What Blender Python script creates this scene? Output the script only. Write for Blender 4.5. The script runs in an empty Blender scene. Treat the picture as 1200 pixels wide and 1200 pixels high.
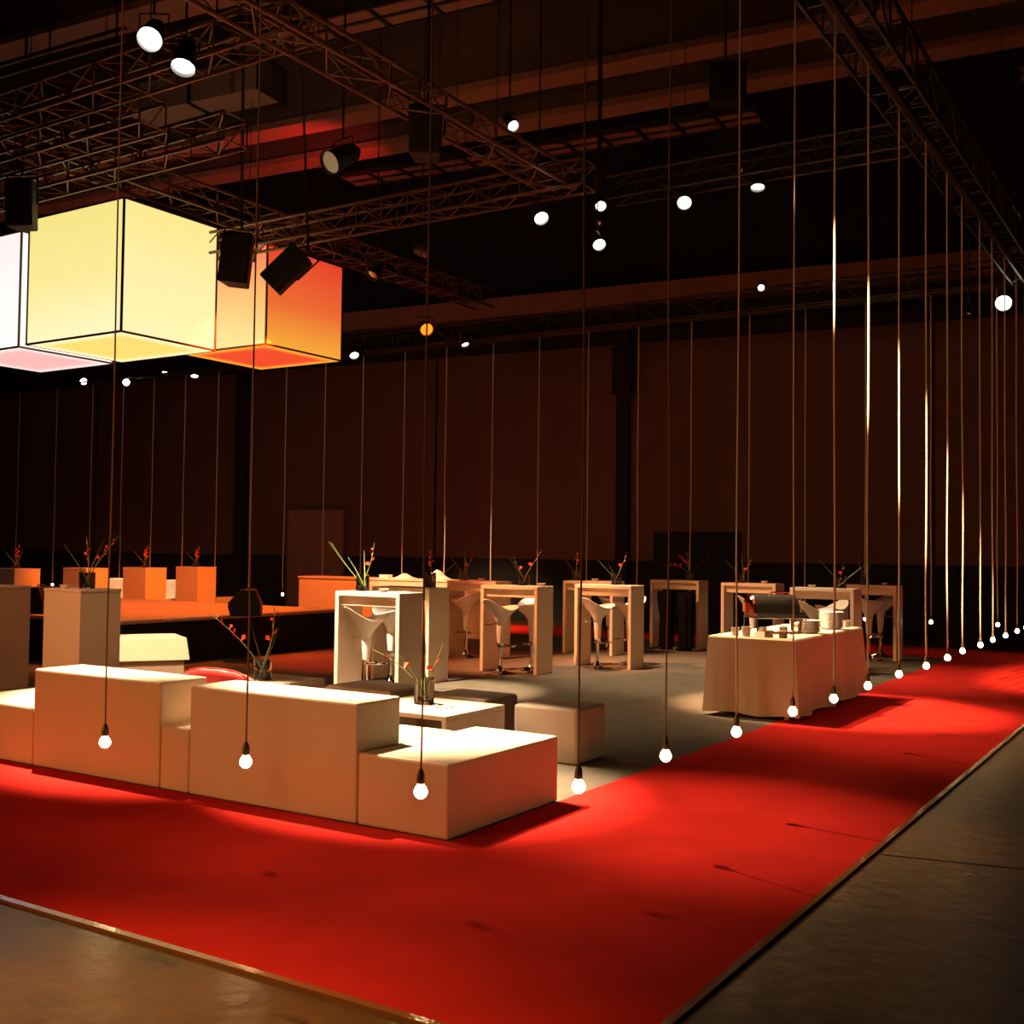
import bpy, bmesh, math, random
from mathutils import Vector, Matrix
random.seed(11)
pi = math.pi
SC = bpy.context.scene
COL = SC.collection

# ------------------------------------------------------------------ camera, exposure, world
PSI, PITCH, ROLL, FPX, EYE = 0.563914, 0.0343968, 0.0122025, 1315.99, 1.54
def cam_axes():
    f = Vector((math.cos(PSI)*math.cos(PITCH), math.sin(PSI)*math.cos(PITCH), math.sin(PITCH)))
    r = Vector((math.sin(PSI), -math.cos(PSI), 0)); u = r.cross(f)
    c, s = math.cos(ROLL), math.sin(ROLL)
    return c*r+s*u, -s*r+c*u, f
CR, CU, CF = cam_axes()
CC = Vector((0, 0, EYE))
cd = bpy.data.cameras.new('camera'); cam = bpy.data.objects.new('camera', cd); COL.objects.link(cam)
cd.sensor_width = 36; cd.lens = FPX/1200*36; cd.clip_start = .05; cd.clip_end = 200
M = Matrix((CR, CU, -CF)).transposed().to_4x4(); M.translation = CC; cam.matrix_world = M
SC.camera = cam
SC.view_settings.view_transform = 'Standard'; SC.view_settings.look = 'None'
SC.view_settings.gamma = 1; SC.view_settings.use_curve_mapping = False
SC.view_settings.exposure = 0.0
SC.cycles.max_bounces = 6; SC.cycles.diffuse_bounces = 4; SC.cycles.glossy_bounces = 3
SC.cycles.transmission_bounces = 6; SC.cycles.transparent_max_bounces = 8
SC.cycles.sample_clamp_indirect = 3.0
SC.cycles.use_denoising = True
w = bpy.data.worlds.new('world'); SC.world = w; w.use_nodes = True
w.node_tree.nodes['Background'].inputs[0].default_value = (.10, .035, .02, 1)
w.node_tree.nodes['Background'].inputs[1].default_value = .02

WARM = (1.0, .62, .32); WHITEWARM = (1.0, .72, .44); ORANGE = (1.0, .15, .008); RED = (1.0, .05, .02)
def spot(loc, tgt, watts, color, size=40, blend=.6, rad=.07):
    l = bpy.data.lights.new('spot_light', 'SPOT'); l.energy = watts; l.color = color
    l.spot_size = math.radians(size); l.spot_blend = blend; l.shadow_soft_size = rad
    o = bpy.data.objects.new('spot_light', l); COL.objects.link(o); o.location = loc
    o.rotation_euler = (Vector(tgt)-Vector(loc)).to_track_quat('-Z', 'Y').to_euler()
    return o
# the rig: warm white theatre spots on the trusses pointing down into the set, plus added fill and uplights
spot((6.3, 7.1, 6.0), (5.9, 4.6, .3), 16500, WHITEWARM, 25, .8)      # lounge seats
spot((6.3, 8.9, 6.0), (5.8, 6.7, .3), 14500, WHITEWARM, 27, .8)
spot((6.3, 8.4, 6.0), (9.2, 7.45, .9), 11000, WHITEWARM, 20, .5)        # first tables
spot((11.1, 7.0, 6.0), (11.2, 3.8, .6), 7500, WARM, 25, .5)           # buffet
spot((7.0, 6.6, 6.0), (6.1, 2.6, 0), 2500, WARM, 24, 1.0)             # carpet beside the pouf
spot((10.9, 6.3, 5.9), (10.6, 2.4, 0), 1700, WARM, 40, 1.0)
spot((15.2, 6.2, 5.7), (15.0, 2.4, 0), 1100, WARM, 36, 1.0)
spot((15.0, 22.6, 6.0), (17.2, 20.8, .6), 2500, WHITEWARM, 20, .6)
spot((5.0, 7.0, 6.0), (4.4, 3.2, 0), 600, WARM, 31, 1.0, .3)              # near carpet corner
spot((-7, 9.5, 4.6), (9.5, 6.4, .6), 2300, (1, .36, .10), 50, .8, 1.1)   # added warm fill from an unseen source out at left
spot((12.6, 7.2, 5.9), (13.4, 5.6, 0), 2100, WHITEWARM, 56, .8)       # bar tables
spot((9.2, 7.0, 6.0), (9.4, 5.6, 0), 700, WHITEWARM, 50, .9)
spot((8.6, 9.8, 6.0), (12.6, 7.9, .6), 5200, (1, .36, .13), 24, .8)
spot((10.9, 9.6, 6.0), (14.8, 6.6, .6), 3000, (1, .42, .18), 32, .8)
spot((7.2, 7.0, 6.0), (11.3, 3.75, .8), 4200, WARM, 10, .6)
spot((4.2, 3.35, 5.45), (16.0, 1.45, .1), 20000, WARM, 12, .6)        # grazes the cords of the right row
spot((9.5, 9.3, 6.0), (18.65, 13.0, .4), 6000, WARM, 20, .5)          # far row cords
spot((12.9, 12.3, 5.4), (16.4, 13.3, .5), 2600, ORANGE, 50, .7)        # orange wash on counter
spot((12.9, 12.2, 5.3), (15.2, 18.8, .8), 5600, ORANGE, 42, .7)       # orange wash on plinths
spot((12.8, 13.0, 5.6), (11.6, 14.0, .6), 2300, ORANGE, 80, .8)       # orange wash on the stage deck
spot((13.4, 12.4, 6.2), (11.8, 10.1, 0), 3600, RED, 26, .8)           # red pool on the floor
spot((12.9, 12.4, 6.2), (12.9, 8.6, 0), 900, RED, 30, .8)
spot((5.9, 8.5, 6.0), (8.85, 10.5, .38), 5200, WHITEWARM, 9, .3)
spot((1.2, 5.4, 5.6), (1.5, 3.0, 0), 2200, (1, .50, .15), 42, 1.0, .3)    # warm lamp over the concrete at left
spot((3.6, 8.6, 5.6), (7.2, 10.0, .6), 900, (1, .42, .17), 40, .8)
spot((15.2, 12.5, 7.4), (15.5, 15.0, 9.0), 420, (1, .03, .03), 95, 1.0) # added red uplight, stands in for the orange cube's glow on the beams
spot((9.0, 9.0, 6.9), (13.6, 12.0, 10.0), 120, (1, .45, .25), 100, 1.0)  # dim uplight added to keep the beams from going dark

# ------------------------------------------------------------------ helpers
def ray(x, y): return (x-600)/FPX*CR-(y-600)/FPX*CU+CF
def at(x, y, z=0.0):
    d = ray(x, y); return CC+d*((z-EYE)/d.z)
def onX(x, y, X): d = ray(x, y); return CC+d*(X/d.x)
def onY(x, y, Y): d = ray(x, y); return CC+d*(Y/d.y)
def deep(x, y, D): return CC+ray(x, y)*D

class MB:
    def __init__(s): s.v = []; s.f = []
    def add(s, vs, fs):
        b = len(s.v); s.v += [tuple(p) for p in vs]; s.f += [tuple(b+i for i in f) for f in fs]; return s
    def box(s, x0, x1, y0, y1, z0, z1):
        return s.add([(x0,y0,z0),(x1,y0,z0),(x1,y1,z0),(x0,y1,z0),(x0,y0,z1),(x1,y0,z1),(x1,y1,z1),(x0,y1,z1)],
                     [(0,3,2,1),(4,5,6,7),(0,1,5,4),(1,2,6,5),(2,3,7,6),(3,0,4,7)])
    def rings(s, rs, closed=True, cap0=True, cap1=True):
        n = len(rs[0]); vs = [p for r in rs for p in r]; fs = []
        for i in range(len(rs)-1):
            for j in range(n if closed else n-1):
                k = (j+1) % n; fs.append((i*n+j, i*n+k, (i+1)*n+k, (i+1)*n+j))
        if cap0: fs.append(tuple(range(n))[::-1])
        if cap1: fs.append(tuple((len(rs)-1)*n+j for j in range(n)))
        return s.add(vs, fs)
    def tube(s, pts, r, n=8):
        pts = [Vector(p) for p in pts]
        if not isinstance(r, (list, tuple)): r = [r]*len(pts)
        rs = []
        for i, p in enumerate(pts):
            t = (pts[min(i+1, len(pts)-1)]-pts[max(i-1, 0)]).normalized()
            a = t.cross(Vector((0, 0, 1)) if abs(t.z) < .9 else Vector((1, 0, 0))).normalized(); b = t.cross(a)
            rs.append([p+(a*math.cos(2*pi*k/n)+b*math.sin(2*pi*k/n))*r[i] for k in range(n)])
        return s.rings(rs)
    def lathe(s, prof, n=24, c=(0, 0, 0), cap0=True, cap1=True):
        return s.rings([[(c[0]+r*math.cos(2*pi*k/n), c[1]+r*math.sin(2*pi*k/n), c[2]+z) for k in range(n)] for r, z in prof], True, cap0, cap1)
    def torus(s, R, r, c=(0,0,0), n=24, m=8):
        rs = [[(c[0]+(R+r*math.cos(2*pi*j/m))*math.cos(2*pi*i/n), c[1]+(R+r*math.cos(2*pi*j/m))*math.sin(2*pi*i/n), c[2]+r*math.sin(2*pi*j/m)) for j in range(m)] for i in range(n+1)]
        return s.rings(rs, True, False, False)
    def ball(s, c, rx, ry=None, rz=None, n=12, m=8):
        ry = ry or rx; rz = rz or rx
        rs = [[(c[0]+rx*math.sin(pi*i/m)*math.cos(2*pi*k/n), c[1]+ry*math.sin(pi*i/m)*math.sin(2*pi*k/n), c[2]-rz*math.cos(pi*i/m)) for k in range(n)] for i in range(m+1)]
        rs[0] = [(c[0]+.001*rx*math.cos(2*pi*k/n), c[1]+.001*ry*math.sin(2*pi*k/n), c[2]-rz) for k in range(n)]
        rs[m] = [(c[0]+.001*rx*math.cos(2*pi*k/n), c[1]+.001*ry*math.sin(2*pi*k/n), c[2]+rz) for k in range(n)]
        return s.rings(rs)
    def build(s, name, m, parent=None, bevel=0, smooth=False, kind=None, label=None, seg=2):
        me = bpy.data.meshes.new(name); off = Vector((0, 0, 0))
        me.from_pydata(s.v, [], s.f); me.materials.append(m)
        bm = bmesh.new(); bm.from_mesh(me)
        bmesh.ops.recalc_face_normals(bm, faces=bm.faces)
        if bevel: bmesh.ops.bevel(bm, geom=bm.edges[:], offset=bevel, segments=seg, affect='EDGES', profile=.5)
        bm.to_mesh(me); bm.free()
        if smooth:
            for p in me.polygons: p.use_smooth = True
            if smooth != 'all':
                try: me.set_sharp_from_angle(angle=math.radians(35))
                except Exception: pass
        o = bpy.data.objects.new(name, me); COL.objects.link(o)
        if parent: o.parent = parent
        if kind: o['kind'] = kind
        if label: o['label'] = label
        return o
def thing(name, label, cat, loc=(0, 0, 0), rz=0, group=None):
    o = bpy.data.objects.new(name, None); o.empty_display_size = .1; COL.objects.link(o)
    o.location = loc; o.rotation_euler = (0, 0, rz); o['label'] = label; o['category'] = cat
    if group: o['group'] = group
    return o
def tag(o, label, cat, group=None):
    o['label'] = label; o['category'] = cat
    if group: o['group'] = group
    return o
def dup(root, label, loc, rz=None, group=None, scale=None):
    def cp(o, par):
        c = o.copy(); COL.objects.link(c)
        if par: c.parent = par
        for ch in kids.get(o, ()): cp(ch, c)
        return c
    kids = {}
    def walk(o):
        kids[o] = list(o.children)
        for ch in kids[o]: walk(ch)
    walk(root); r = cp(root, None); r.location = loc; r['label'] = label
    if rz is not None: r.rotation_euler[2] = rz
    if group: r['group'] = group
    if scale: r.scale = scale
    return r

def mat(name, col, rough=.5, metal=0, noise=0, nscale=8, bump=0, bscale=60, emit=None, estr=0, spec=None, trans=0, ior=1.45, sheen=0):
    m = bpy.data.materials.new(name); m.use_nodes = True; nt = m.node_tree; b = nt.nodes['Principled BSDF']
    b.inputs['Base Color'].default_value = (*col, 1); b.inputs['Roughness'].default_value = rough
    b.inputs['Metallic'].default_value = metal
    if spec is not None: b.inputs['Specular IOR Level'].default_value = spec
    if trans: b.inputs['Transmission Weight'].default_value = trans; b.inputs['IOR'].default_value = ior
    if sheen: b.inputs['Sheen Weight'].default_value = sheen
    tc = nt.nodes.new('ShaderNodeTexCoord')
    if noise:
        n = nt.nodes.new('ShaderNodeTexNoise'); n.inputs['Scale'].default_value = nscale; n.inputs['Detail'].default_value = 5
        nt.links.new(tc.outputs['Object'], n.inputs['Vector'])
        r = nt.nodes.new('ShaderNodeValToRGB'); r.color_ramp.elements[0].position = .3; r.color_ramp.elements[1].position = .7
        r.color_ramp.elements[0].color = (*[c*(1-noise) for c in col], 1); r.color_ramp.elements[1].color = (*[min(1, c*(1+noise)) for c in col], 1)
        nt.links.new(n.outputs['Fac'], r.inputs[0]); nt.links.new(r.outputs[0], b.inputs['Base Color'])
    if bump:
        n2 = nt.nodes.new('ShaderNodeTexNoise'); n2.inputs['Scale'].default_value = bscale; n2.inputs['Detail'].default_value = 3
        nt.links.new(tc.outputs['Object'], n2.inputs['Vector'])
        bp = nt.nodes.new('ShaderNodeBump'); bp.inputs['Strength'].default_value = bump; bp.inputs['Distance'].default_value = .01
        nt.links.new(n2.outputs['Fac'], bp.inputs['Height']); nt.links.new(bp.outputs[0], b.inputs['Normal'])
    if emit: b.inputs['Emission Color'].default_value = (*emit, 1); b.inputs['Emission Strength'].default_value = estr
    return m
m_redcarpet = mat('red_carpet', (.60, .024, .019), 1, noise=.10, nscale=3, bump=.35, bscale=400, spec=.05)
m_greycarpet = mat('grey_carpet', (.15, .125, .095), 1, noise=.12, nscale=4, bump=.3, bscale=400, spec=.05)
m_vinyl = mat('white_leatherette', (.80, .66, .48), .42, noise=.03, nscale=3, bump=.05, bscale=200)
m_lacq = mat('white_lacquer', (.80, .63, .48), .35, noise=.02, nscale=3)
m_cream = mat('cream_upholstery', (.62, .52, .42), .6, noise=.05, nscale=5)
m_brown = mat('taupe_upholstery', (.36, .25, .18), .6, noise=.06, nscale=5)
m_plastic = mat('white_plastic', (.80, .74, .68), .22)
m_chrome = mat('chrome', (.85, .84, .83), .08, metal=1)
m_black = mat('black_paint', (.012, .011, .011), .5)
m_blackm = mat('black_satin', (.012, .010, .010), .5, spec=.25)
m_skirt = mat('black_skirt', (.006, .005, .005), .9, noise=.3, nscale=6)
m_cloth = mat('white_tablecloth', (.74, .58, .42), .85, noise=.03, nscale=4, bump=.15, bscale=12)
m_steel = mat('brushed_steel', (.7, .68, .66), .25, metal=1)
m_porc = mat('white_porcelain', (.88, .82, .74), .4)
m_glass = mat('clear_glass', (.93, .96, .94), .02, trans=1)
m_stone = mat('dark_pebbles', (.03, .027, .025), .4)
m_leaf = mat('leaf_green', (.22, .30, .07), .5, noise=.25, nscale=20)
m_stem = mat('stem_green', (.20, .25, .08), .5)
m_petal = mat('orange_petal', (.80, .06, .02), .55, noise=.3, nscale=30)
m_cushion = mat('red_cushion', (.62, .03, .03), .5, bump=.4, bscale=7)
m_alu = mat('truss_aluminium', (.20, .10, .065), .42, metal=.6, noise=.2, nscale=12)
m_trussdim = mat('unlit_truss', (.02, .012, .010), .5, metal=.2)  # truss aluminium darkened, the unlit look is in the colour
m_corddim = mat('dimmed_cord', (.30, .20, .14), .6)  # darker copy of the pale cord, dimness of the near cords in its colour
m_cord = mat('pale_cord', (.72, .62, .50), .55)
m_socket = mat('bronze_socket', (.16, .11, .07), .4, metal=.5)
m_bulb = mat('glowing_bulb', (1, .9, .7), .3, emit=(1.0, .66, .30), estr=34)
m_lens = mat('lit_lens', (1, 1, 1), .3, emit=(1, .94, .82), estr=9)
m_lenso = mat('lit_orange_lens', (1, .5, .1), .3, emit=(1, .09, .005), estr=5)
m_stage = mat('stage_deck', (.55, .40, .30), .5, noise=.06, nscale=3)
m_wood = mat('wooden_panel', (.40, .27, .18), .6, noise=.1, nscale=4)
m_paper = mat('paper', (.85, .82, .76), .8)
m_wall = mat('brown_wall', (.105, .046, .033), .8, noise=.12, nscale=.6, bump=.2, bscale=3)
m_wallblack = mat('black_wall', (.006, .005, .005), .9)
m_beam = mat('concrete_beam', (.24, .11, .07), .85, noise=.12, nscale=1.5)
m_beamshade = mat('shaded_beam_face', (.08, .042, .028), .85, noise=.12, nscale=1.5)  # darker copy of the beam concrete, shade of the sides put into the colour
m_ceil = mat('dark_ceiling', (.012, .010, .010), .9)
m_duct = mat('pale_duct', (.35, .27, .2), .5, metal=.3, noise=.1)

# concrete floor: dark, sealed, stained and scuffed
def concrete():
    m = bpy.data.materials.new('sealed_concrete'); m.use_nodes = True; nt = m.node_tree; b = nt.nodes['Principled BSDF']
    L = nt.links.new; N = nt.nodes.new
    tc = N('ShaderNodeTexCoord'); a = N('ShaderNodeTexNoise'); a.inputs['Scale'].default_value = 1.3; a.inputs['Detail'].default_value = 8; a.inputs['Roughness'].default_value = .62
    L(tc.outputs['Object'], a.inputs['Vector'])
    r = N('ShaderNodeValToRGB'); e = r.color_ramp.elements; e[0].position = .3; e[0].color = (.035, .017, .006, 1); e[1].position = .72; e[1].color = (.17, .085, .024, 1)
    L(a.outputs['Fac'], r.inputs[0])
    s = N('ShaderNodeTexNoise'); s.inputs['Scale'].default_value = 7; s.inputs['Detail'].default_value = 4
    mp = N('ShaderNodeMapping'); mp.inputs['Scale'].default_value = (1, .35, 1); mp.inputs['Rotation'].default_value = (0, 0, .7)
    L(tc.outputs['Object'], mp.inputs[0]); L(mp.outputs[0], s.inputs['Vector'])
    sr = N('ShaderNodeValToRGB'); sr.color_ramp.elements[0].position = .62; sr.color_ramp.elements[1].position = .72
    L(s.outputs['Fac'], sr.inputs[0])
    mx = N('ShaderNodeMix'); mx.data_type = 'RGBA'; mx.inputs['B'].default_value = (.018, .013, .01, 1)
    L(sr.outputs[0], mx.inputs['Factor']); L(r.outputs[0], mx.inputs['A']); L(mx.outputs['Result'], b.inputs['Base Color'])
    rr = N('ShaderNodeMapRange'); rr.inputs[3].default_value = .2; rr.inputs[4].default_value = .42; L(a.outputs['Fac'], rr.inputs[0]); L(rr.outputs[0], b.inputs['Roughness'])
    b.inputs['Specular IOR Level'].default_value = .34; b.inputs['Specular Tint'].default_value = (1, .68, .38, 1)
    bp = N('ShaderNodeBump'); bp.inputs['Strength'].default_value = .25; bp.inputs['Distance'].default_value = .02
    n3 = N('ShaderNodeTexNoise'); n3.inputs['Scale'].default_value = 9; n3.inputs['Detail'].default_value = 6; L(tc.outputs['Object'], n3.inputs['Vector'])
    L(n3.outputs['Fac'], bp.inputs['Height']); L(bp.outputs[0], b.inputs['Normal'])
    return m
m_conc = concrete()

def bottom_mat(name, c_mid, c_edge, strength):
    """lit underside of a lantern, brighter rim glow painted into the emission, no lamps inside"""
    m = bpy.data.materials.new(name); m.use_nodes = True; nt = m.node_tree; b = nt.nodes['Principled BSDF']; L = nt.links.new; N = nt.nodes.new
    g = N('ShaderNodeTexCoord'); v = N('ShaderNodeVectorMath'); v.operation = 'SUBTRACT'; v.inputs[1].default_value = (.5, .5, .5); L(g.outputs['Generated'], v.inputs[0])
    ab = N('ShaderNodeVectorMath'); ab.operation = 'ABSOLUTE'; L(v.outputs[0], ab.inputs[0]); sx = N('ShaderNodeSeparateXYZ'); L(ab.outputs[0], sx.inputs[0])
    mx = N('ShaderNodeMath'); mx.operation = 'MAXIMUM'; L(sx.outputs['X'], mx.inputs[0]); L(sx.outputs['Y'], mx.inputs[1])
    r = N('ShaderNodeValToRGB'); e = r.color_ramp.elements; e[0].position = .36; e[0].color = (*c_mid, 1); e[1].position = .47; e[1].color = (*c_edge, 1); L(mx.outputs[0], r.inputs[0])
    L(r.outputs[0], b.inputs['Emission Color']); b.inputs['Emission Strength'].default_value = strength; b.inputs['Base Color'].default_value = (.5, .45, .4, 1)
    return m
def lantern_mat(name, c_mid, c_low, c_high, strength, z0, z1):
    """lit fabric of a lantern, colour shifting with height as the lamps inside it do"""
    m = bpy.data.materials.new(name); m.use_nodes = True; nt = m.node_tree; b = nt.nodes['Principled BSDF']; L = nt.links.new; N = nt.nodes.new
    g = N('ShaderNodeTexCoord'); sx = N('ShaderNodeSeparateXYZ'); L(g.outputs['Object'], sx.inputs[0])
    mr = N('ShaderNodeMapRange'); mr.inputs[1].default_value = z0; mr.inputs[2].default_value = z1; L(sx.outputs['Z'], mr.inputs[0])
    r = N('ShaderNodeValToRGB'); e = r.color_ramp.elements; e[0].position = 0; e[0].color = (*c_low, 1); e[1].position = 1; e[1].color = (*c_high, 1)
    q = r.color_ramp.elements.new(.45); q.color = (*c_mid, 1); L(mr.outputs[0], r.inputs[0])
    b.inputs['Base Color'].default_value = (.5, .45, .4, 1); b.inputs['Roughness'].default_value = .8
    L(r.outputs[0], b.inputs['Emission Color']); b.inputs['Emission Strength'].default_value = strength
    return m

# ------------------------------------------------------------------ the hall
WD = Vector((-math.sin(math.radians(6)), math.cos(math.radians(6)), 0)); WN = Vector((WD.y, -WD.x, 0)); WP = Vector((22.5, 2, 0))
def hall(s, off, z): return WP+WD*s+WN*off+Vector((0, 0, z))     # along the back wall, distance beyond it, height
def hallbox(mb, s0, s1, o0, o1, z0, z1):
    return mb.add([hall(s0,o0,z0),hall(s1,o0,z0),hall(s1,o1,z0),hall(s0,o1,z0),hall(s0,o0,z1),hall(s1,o0,z1),hall(s1,o1,z1),hall(s0,o1,z1)],
                  [(0,3,2,1),(4,5,6,7),(0,1,5,4),(1,2,6,5),(2,3,7,6),(3,0,4,7)])
S0, S1, OB = -14, 38, -34
hallbox(MB(), S0, S1, OB, .3, -.2, 0).build('floor', m_conc, kind='structure')
wb = hallbox(MB(), S0, S1, 0, .3, 0, 6.3).build('wall_back', m_wall, kind='structure')
hallbox(MB(), S0, S1, .5, .8, 6.3, 12).build('wall_back', m_wallblack, kind='structure')
hallbox(MB(), S0, S1, -.05, .5, 6.0, 6.3).build('trim_1', m_wallblack, kind='structure')
hallbox(MB(), S0, S1, .1, .5, 6.88, 7.32).build('trim_2', m_beam, kind='structure')
hallbox(MB(), S0, S1, OB-.3, OB, 0, 12).build('wall_front', m_wallblack, kind='structure')
hallbox(MB(), S0-.3, S0, OB, .3, 0, 12).build('wall_right', m_wallblack, kind='structure')
hallbox(MB(), S1, S1+.3, OB, .3, 0, 12).build('wall_left', m_wallblack, kind='structure')
hallbox(MB(), S0, S1, OB, .5, 11.6, 11.8).build('ceiling', m_ceil, kind='structure')
# black dado, interrupted by the brown door
for a, b_ in ((S0, 6.38), (8.11, 16.0), (17.75, S1)):
    hallbox(MB(), a, b_, -.04, 0, 0, 1.36).build('baseboard_back', m_skirt, kind='structure')
d1 = hallbox(MB(), 6.38, 8.11, -.05, 0, 0, 1.92).build('door_1', m_skirt, kind='structure')
f = MB(); hallbox(f, 6.32, 6.38, -.07, 0, 0, 1.98); hallbox(f, 8.11, 8.17, -.07, 0, 0, 1.98); hallbox(f, 6.38, 8.11, -.07, 0, 1.92, 1.98); f.build('door_frame', m_wallblack, d1)
hallbox(MB(), 7.235, 7.255, -.055, -.05, 0, 1.92).build('leaf_gap', m_wallblack, d1)
m_door = mat('brown_door', (.23, .11, .07), .7, noise=.1)
d2 = hallbox(MB(), 16.05, 17.7, -.05, 0, 0, 2.47).build('door_2', m_door, kind='structure')
f = MB(); hallbox(f, 16.0, 16.05, -.06, 0, 0, 2.52); hallbox(f, 17.7, 17.75, -.06, 0, 0, 2.52); hallbox(f, 16.05, 17.7, -.06, 0, 2.47, 2.52); f.build('door_frame', m_wall, d2)
# upright posts against the wall
hallbox(MB(), 19.0, 19.3, -.22, 0, 0, 6.3).build('trim_3', m_wallblack, kind='structure')
hallbox(MB(), 8.72, 9.0, -.14, 0, 0, 6.3).build('trim_4', m_wallblack, kind='structure')
hallbox(MB(), 8.62, 9.05, -.3, -.14, 4.9, 5.9).build('trim_5', m_wallblack, kind='structure')
# shallow joints between the tall wall panels
for s in (-2.2, 2.6, 13.5, 24.3, 29.6):
    hallbox(MB(), s, s+.05, -.012, 0, 1.36, 6.0).build('panel_joint', m_wallblack, wb)
# ceiling beams and the catwalks between them
n = 6
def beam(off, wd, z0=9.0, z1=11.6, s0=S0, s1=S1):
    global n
    b_ = hallbox(MB(), s0, s1, off-wd/2, off+wd/2, z0+.12, z1).build('trim_%d' % n, m_beamshade, kind='structure')
    hallbox(MB(), s0, s1, off-wd/2-.03, off+wd/2, z0, z0+.12).build('bottom_flange', m_beam, b_); n += 1  # underside coloured lighter, as if lit from below
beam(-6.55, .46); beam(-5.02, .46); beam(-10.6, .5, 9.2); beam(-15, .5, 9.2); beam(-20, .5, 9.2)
def catwalk(off, z, s0, s1, step, label):
    t = thing('catwalk', label, 'catwalk', hall((s0+s1)/2, off, z)); L0 = t.location
    def P(mb): mb.v = [tuple(Vector(v)-L0) for v in mb.v]; return mb
    for o in (-.32, 0, .32): m = MB(); hallbox(m, s0, s1, off+o-.025, off+o+.025, z-.06, z+.04); P(m).build('rail', m_black, t)
    k = 0; s = s0
    while s < s1-.01:
        m2 = MB(); hallbox(m2, s-.03, s+.03, off-.34, off+.34, z-.07, z+.02); P(m2).build('cross_bar', m_black, t)
        for o in (-.295, .025):
            p = MB(); hallbox(p, s+.03, s+step-.03, off+o, off+o+.27, z-.03, z-.01); P(p).build('grating_panel', m_beam, t)
        s += step
    for s_ in (s0+.2, (s0+s1)/2, s1-.2): m3 = MB(); hallbox(m3, s_-.02, s_+.02, off-.02, off+.02, z, 11.58); P(m3).build('hanger', m_black, t)
catwalk(-3.9, 9.0, -3.2, 1.0, .7, 'dim gridded catwalk under the ceiling at the far right')
catwalk(-3.9, 9.0, 5.0, 13.3, .7, 'gridded catwalk under the ceiling behind the end of the long diagonal truss')
catwalk(-8.9, 9.4, 7.6, 11.6, .9, 'pale panelled catwalk at the top of the view above the long diagonal truss')
dd = thing('air_duct', 'pale rectangular air duct under the dark ceiling beside the two bright spotlights', 'duct', hall(12.6, -8.6, 8.9)); L0 = dd.location
q = hallbox(MB(), 11.6, 14.4, -8.9, -8.3, 8.7, 9.2); q.v = [tuple(Vector(v)-L0) for v in q.v]; q.build('duct_body', m_duct, dd)
for s_ in (11.6, 13, 14.35): q = hallbox(MB(), s_, s_+.05, -8.93, -8.27, 8.67, 9.23); q.v = [tuple(Vector(v)-L0) for v in q.v]; q.build('flange', m_black, dd)
q = MB(); [hallbox(q, s, s+.03, -8.6, -8.57, 9.2, 11.6) for s in (11.9, 14)]; q.v = [tuple(Vector(v)-L0) for v in q.v]; q.build('hanger', m_black, dd)

# ------------------------------------------------------------------ carpets
OX, IX, OY, IY, FX, FI = 2.99, 4.86, 1.54, 3.44, 19.6, 17.75
LY = 27
rc = thing('red_carpet', 'red carpet walkway running round the dark lounge floor', 'carpet', (OX, OY, 0))
def P(mb, o):
    L0 = o.location; mb.v = [(a-L0.x, b-L0.y, c-L0.z) for a, b, c in mb.v]; return mb
P(MB().add([(OX,OY,0),(FX,OY,0),(FX,LY,0),(OX,LY,0),(IX,IY,0),(FI,IY,0),(FI,LY,0),(IX,LY,0),
            (OX,OY,.012),(FX,OY,.012),(FX,LY,.012),(OX,LY,.012),(IX,IY,.012),(FI,IY,.012),(FI,LY,.012),(IX,LY,.012)],
   [(8,9,13,12),(9,10,14,13),(8,12,15,11),(0,1,9,8),(1,2,10,9),(2,6,14,10),(5,4,12,13),(6,5,13,14),(3,0,8,11),(4,7,15,12),(7,3,11,15)]), rc).build('pile', m_redcarpet, rc)
m_tape = mat('clear_edge_tape', (.30, .12, .04), .05, spec=1.0, bump=.12, bscale=70)
def strip(pts0, pts1):   # slightly domed strip
    m = MB(); (x0, y0), (x1, y1) = pts0, pts1; dx, dy = x1-x0, y1-y0; l = math.hypot(dx, dy); nx, ny = -dy/l, dx/l
    rs = [[(x+nx*t, y+ny*t, h) for t, h in ((-.021, 0), (-.02, .0128), (-.002, .0137), (.012, .0143), (.0135, .0))] for x, y in (pts0, pts1)]
    return m.rings(rs)
P(strip((OX, LY), (OX, OY)), rc).build('edge_tape', m_tape, rc, smooth=True, label='shiny tape along the carpet edge')
P(strip((OX, OY), (FX, OY)), rc).build('edge_tape', m_tape, rc, smooth=True, label='shiny tape along the carpet edge')
gc = MB().box(IX+.002, FI-.002, IY+.002, LY, 0, .010).build('lounge_carpet', m_greycarpet)
tag(gc, 'dark grey carpet under the lounge and the bar tables', 'carpet')
# saw joint in the concrete at the right
jo = MB().add([(5.95,1.50,.0005),(6.9,-3.2,.0005),(6.93,-3.2,.0005),(5.97,1.50,.0005),(5.95,1.50,.002),(6.9,-3.2,.002),(6.93,-3.2,.002),(5.97,1.50,.002)],
     [(0,3,2,1),(4,5,6,7),(0,1,5,4),(1,2,6,5),(2,3,7,6),(3,0,4,7)]).build('floor_joint', m_black, bpy.data.objects['floor'])

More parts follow.
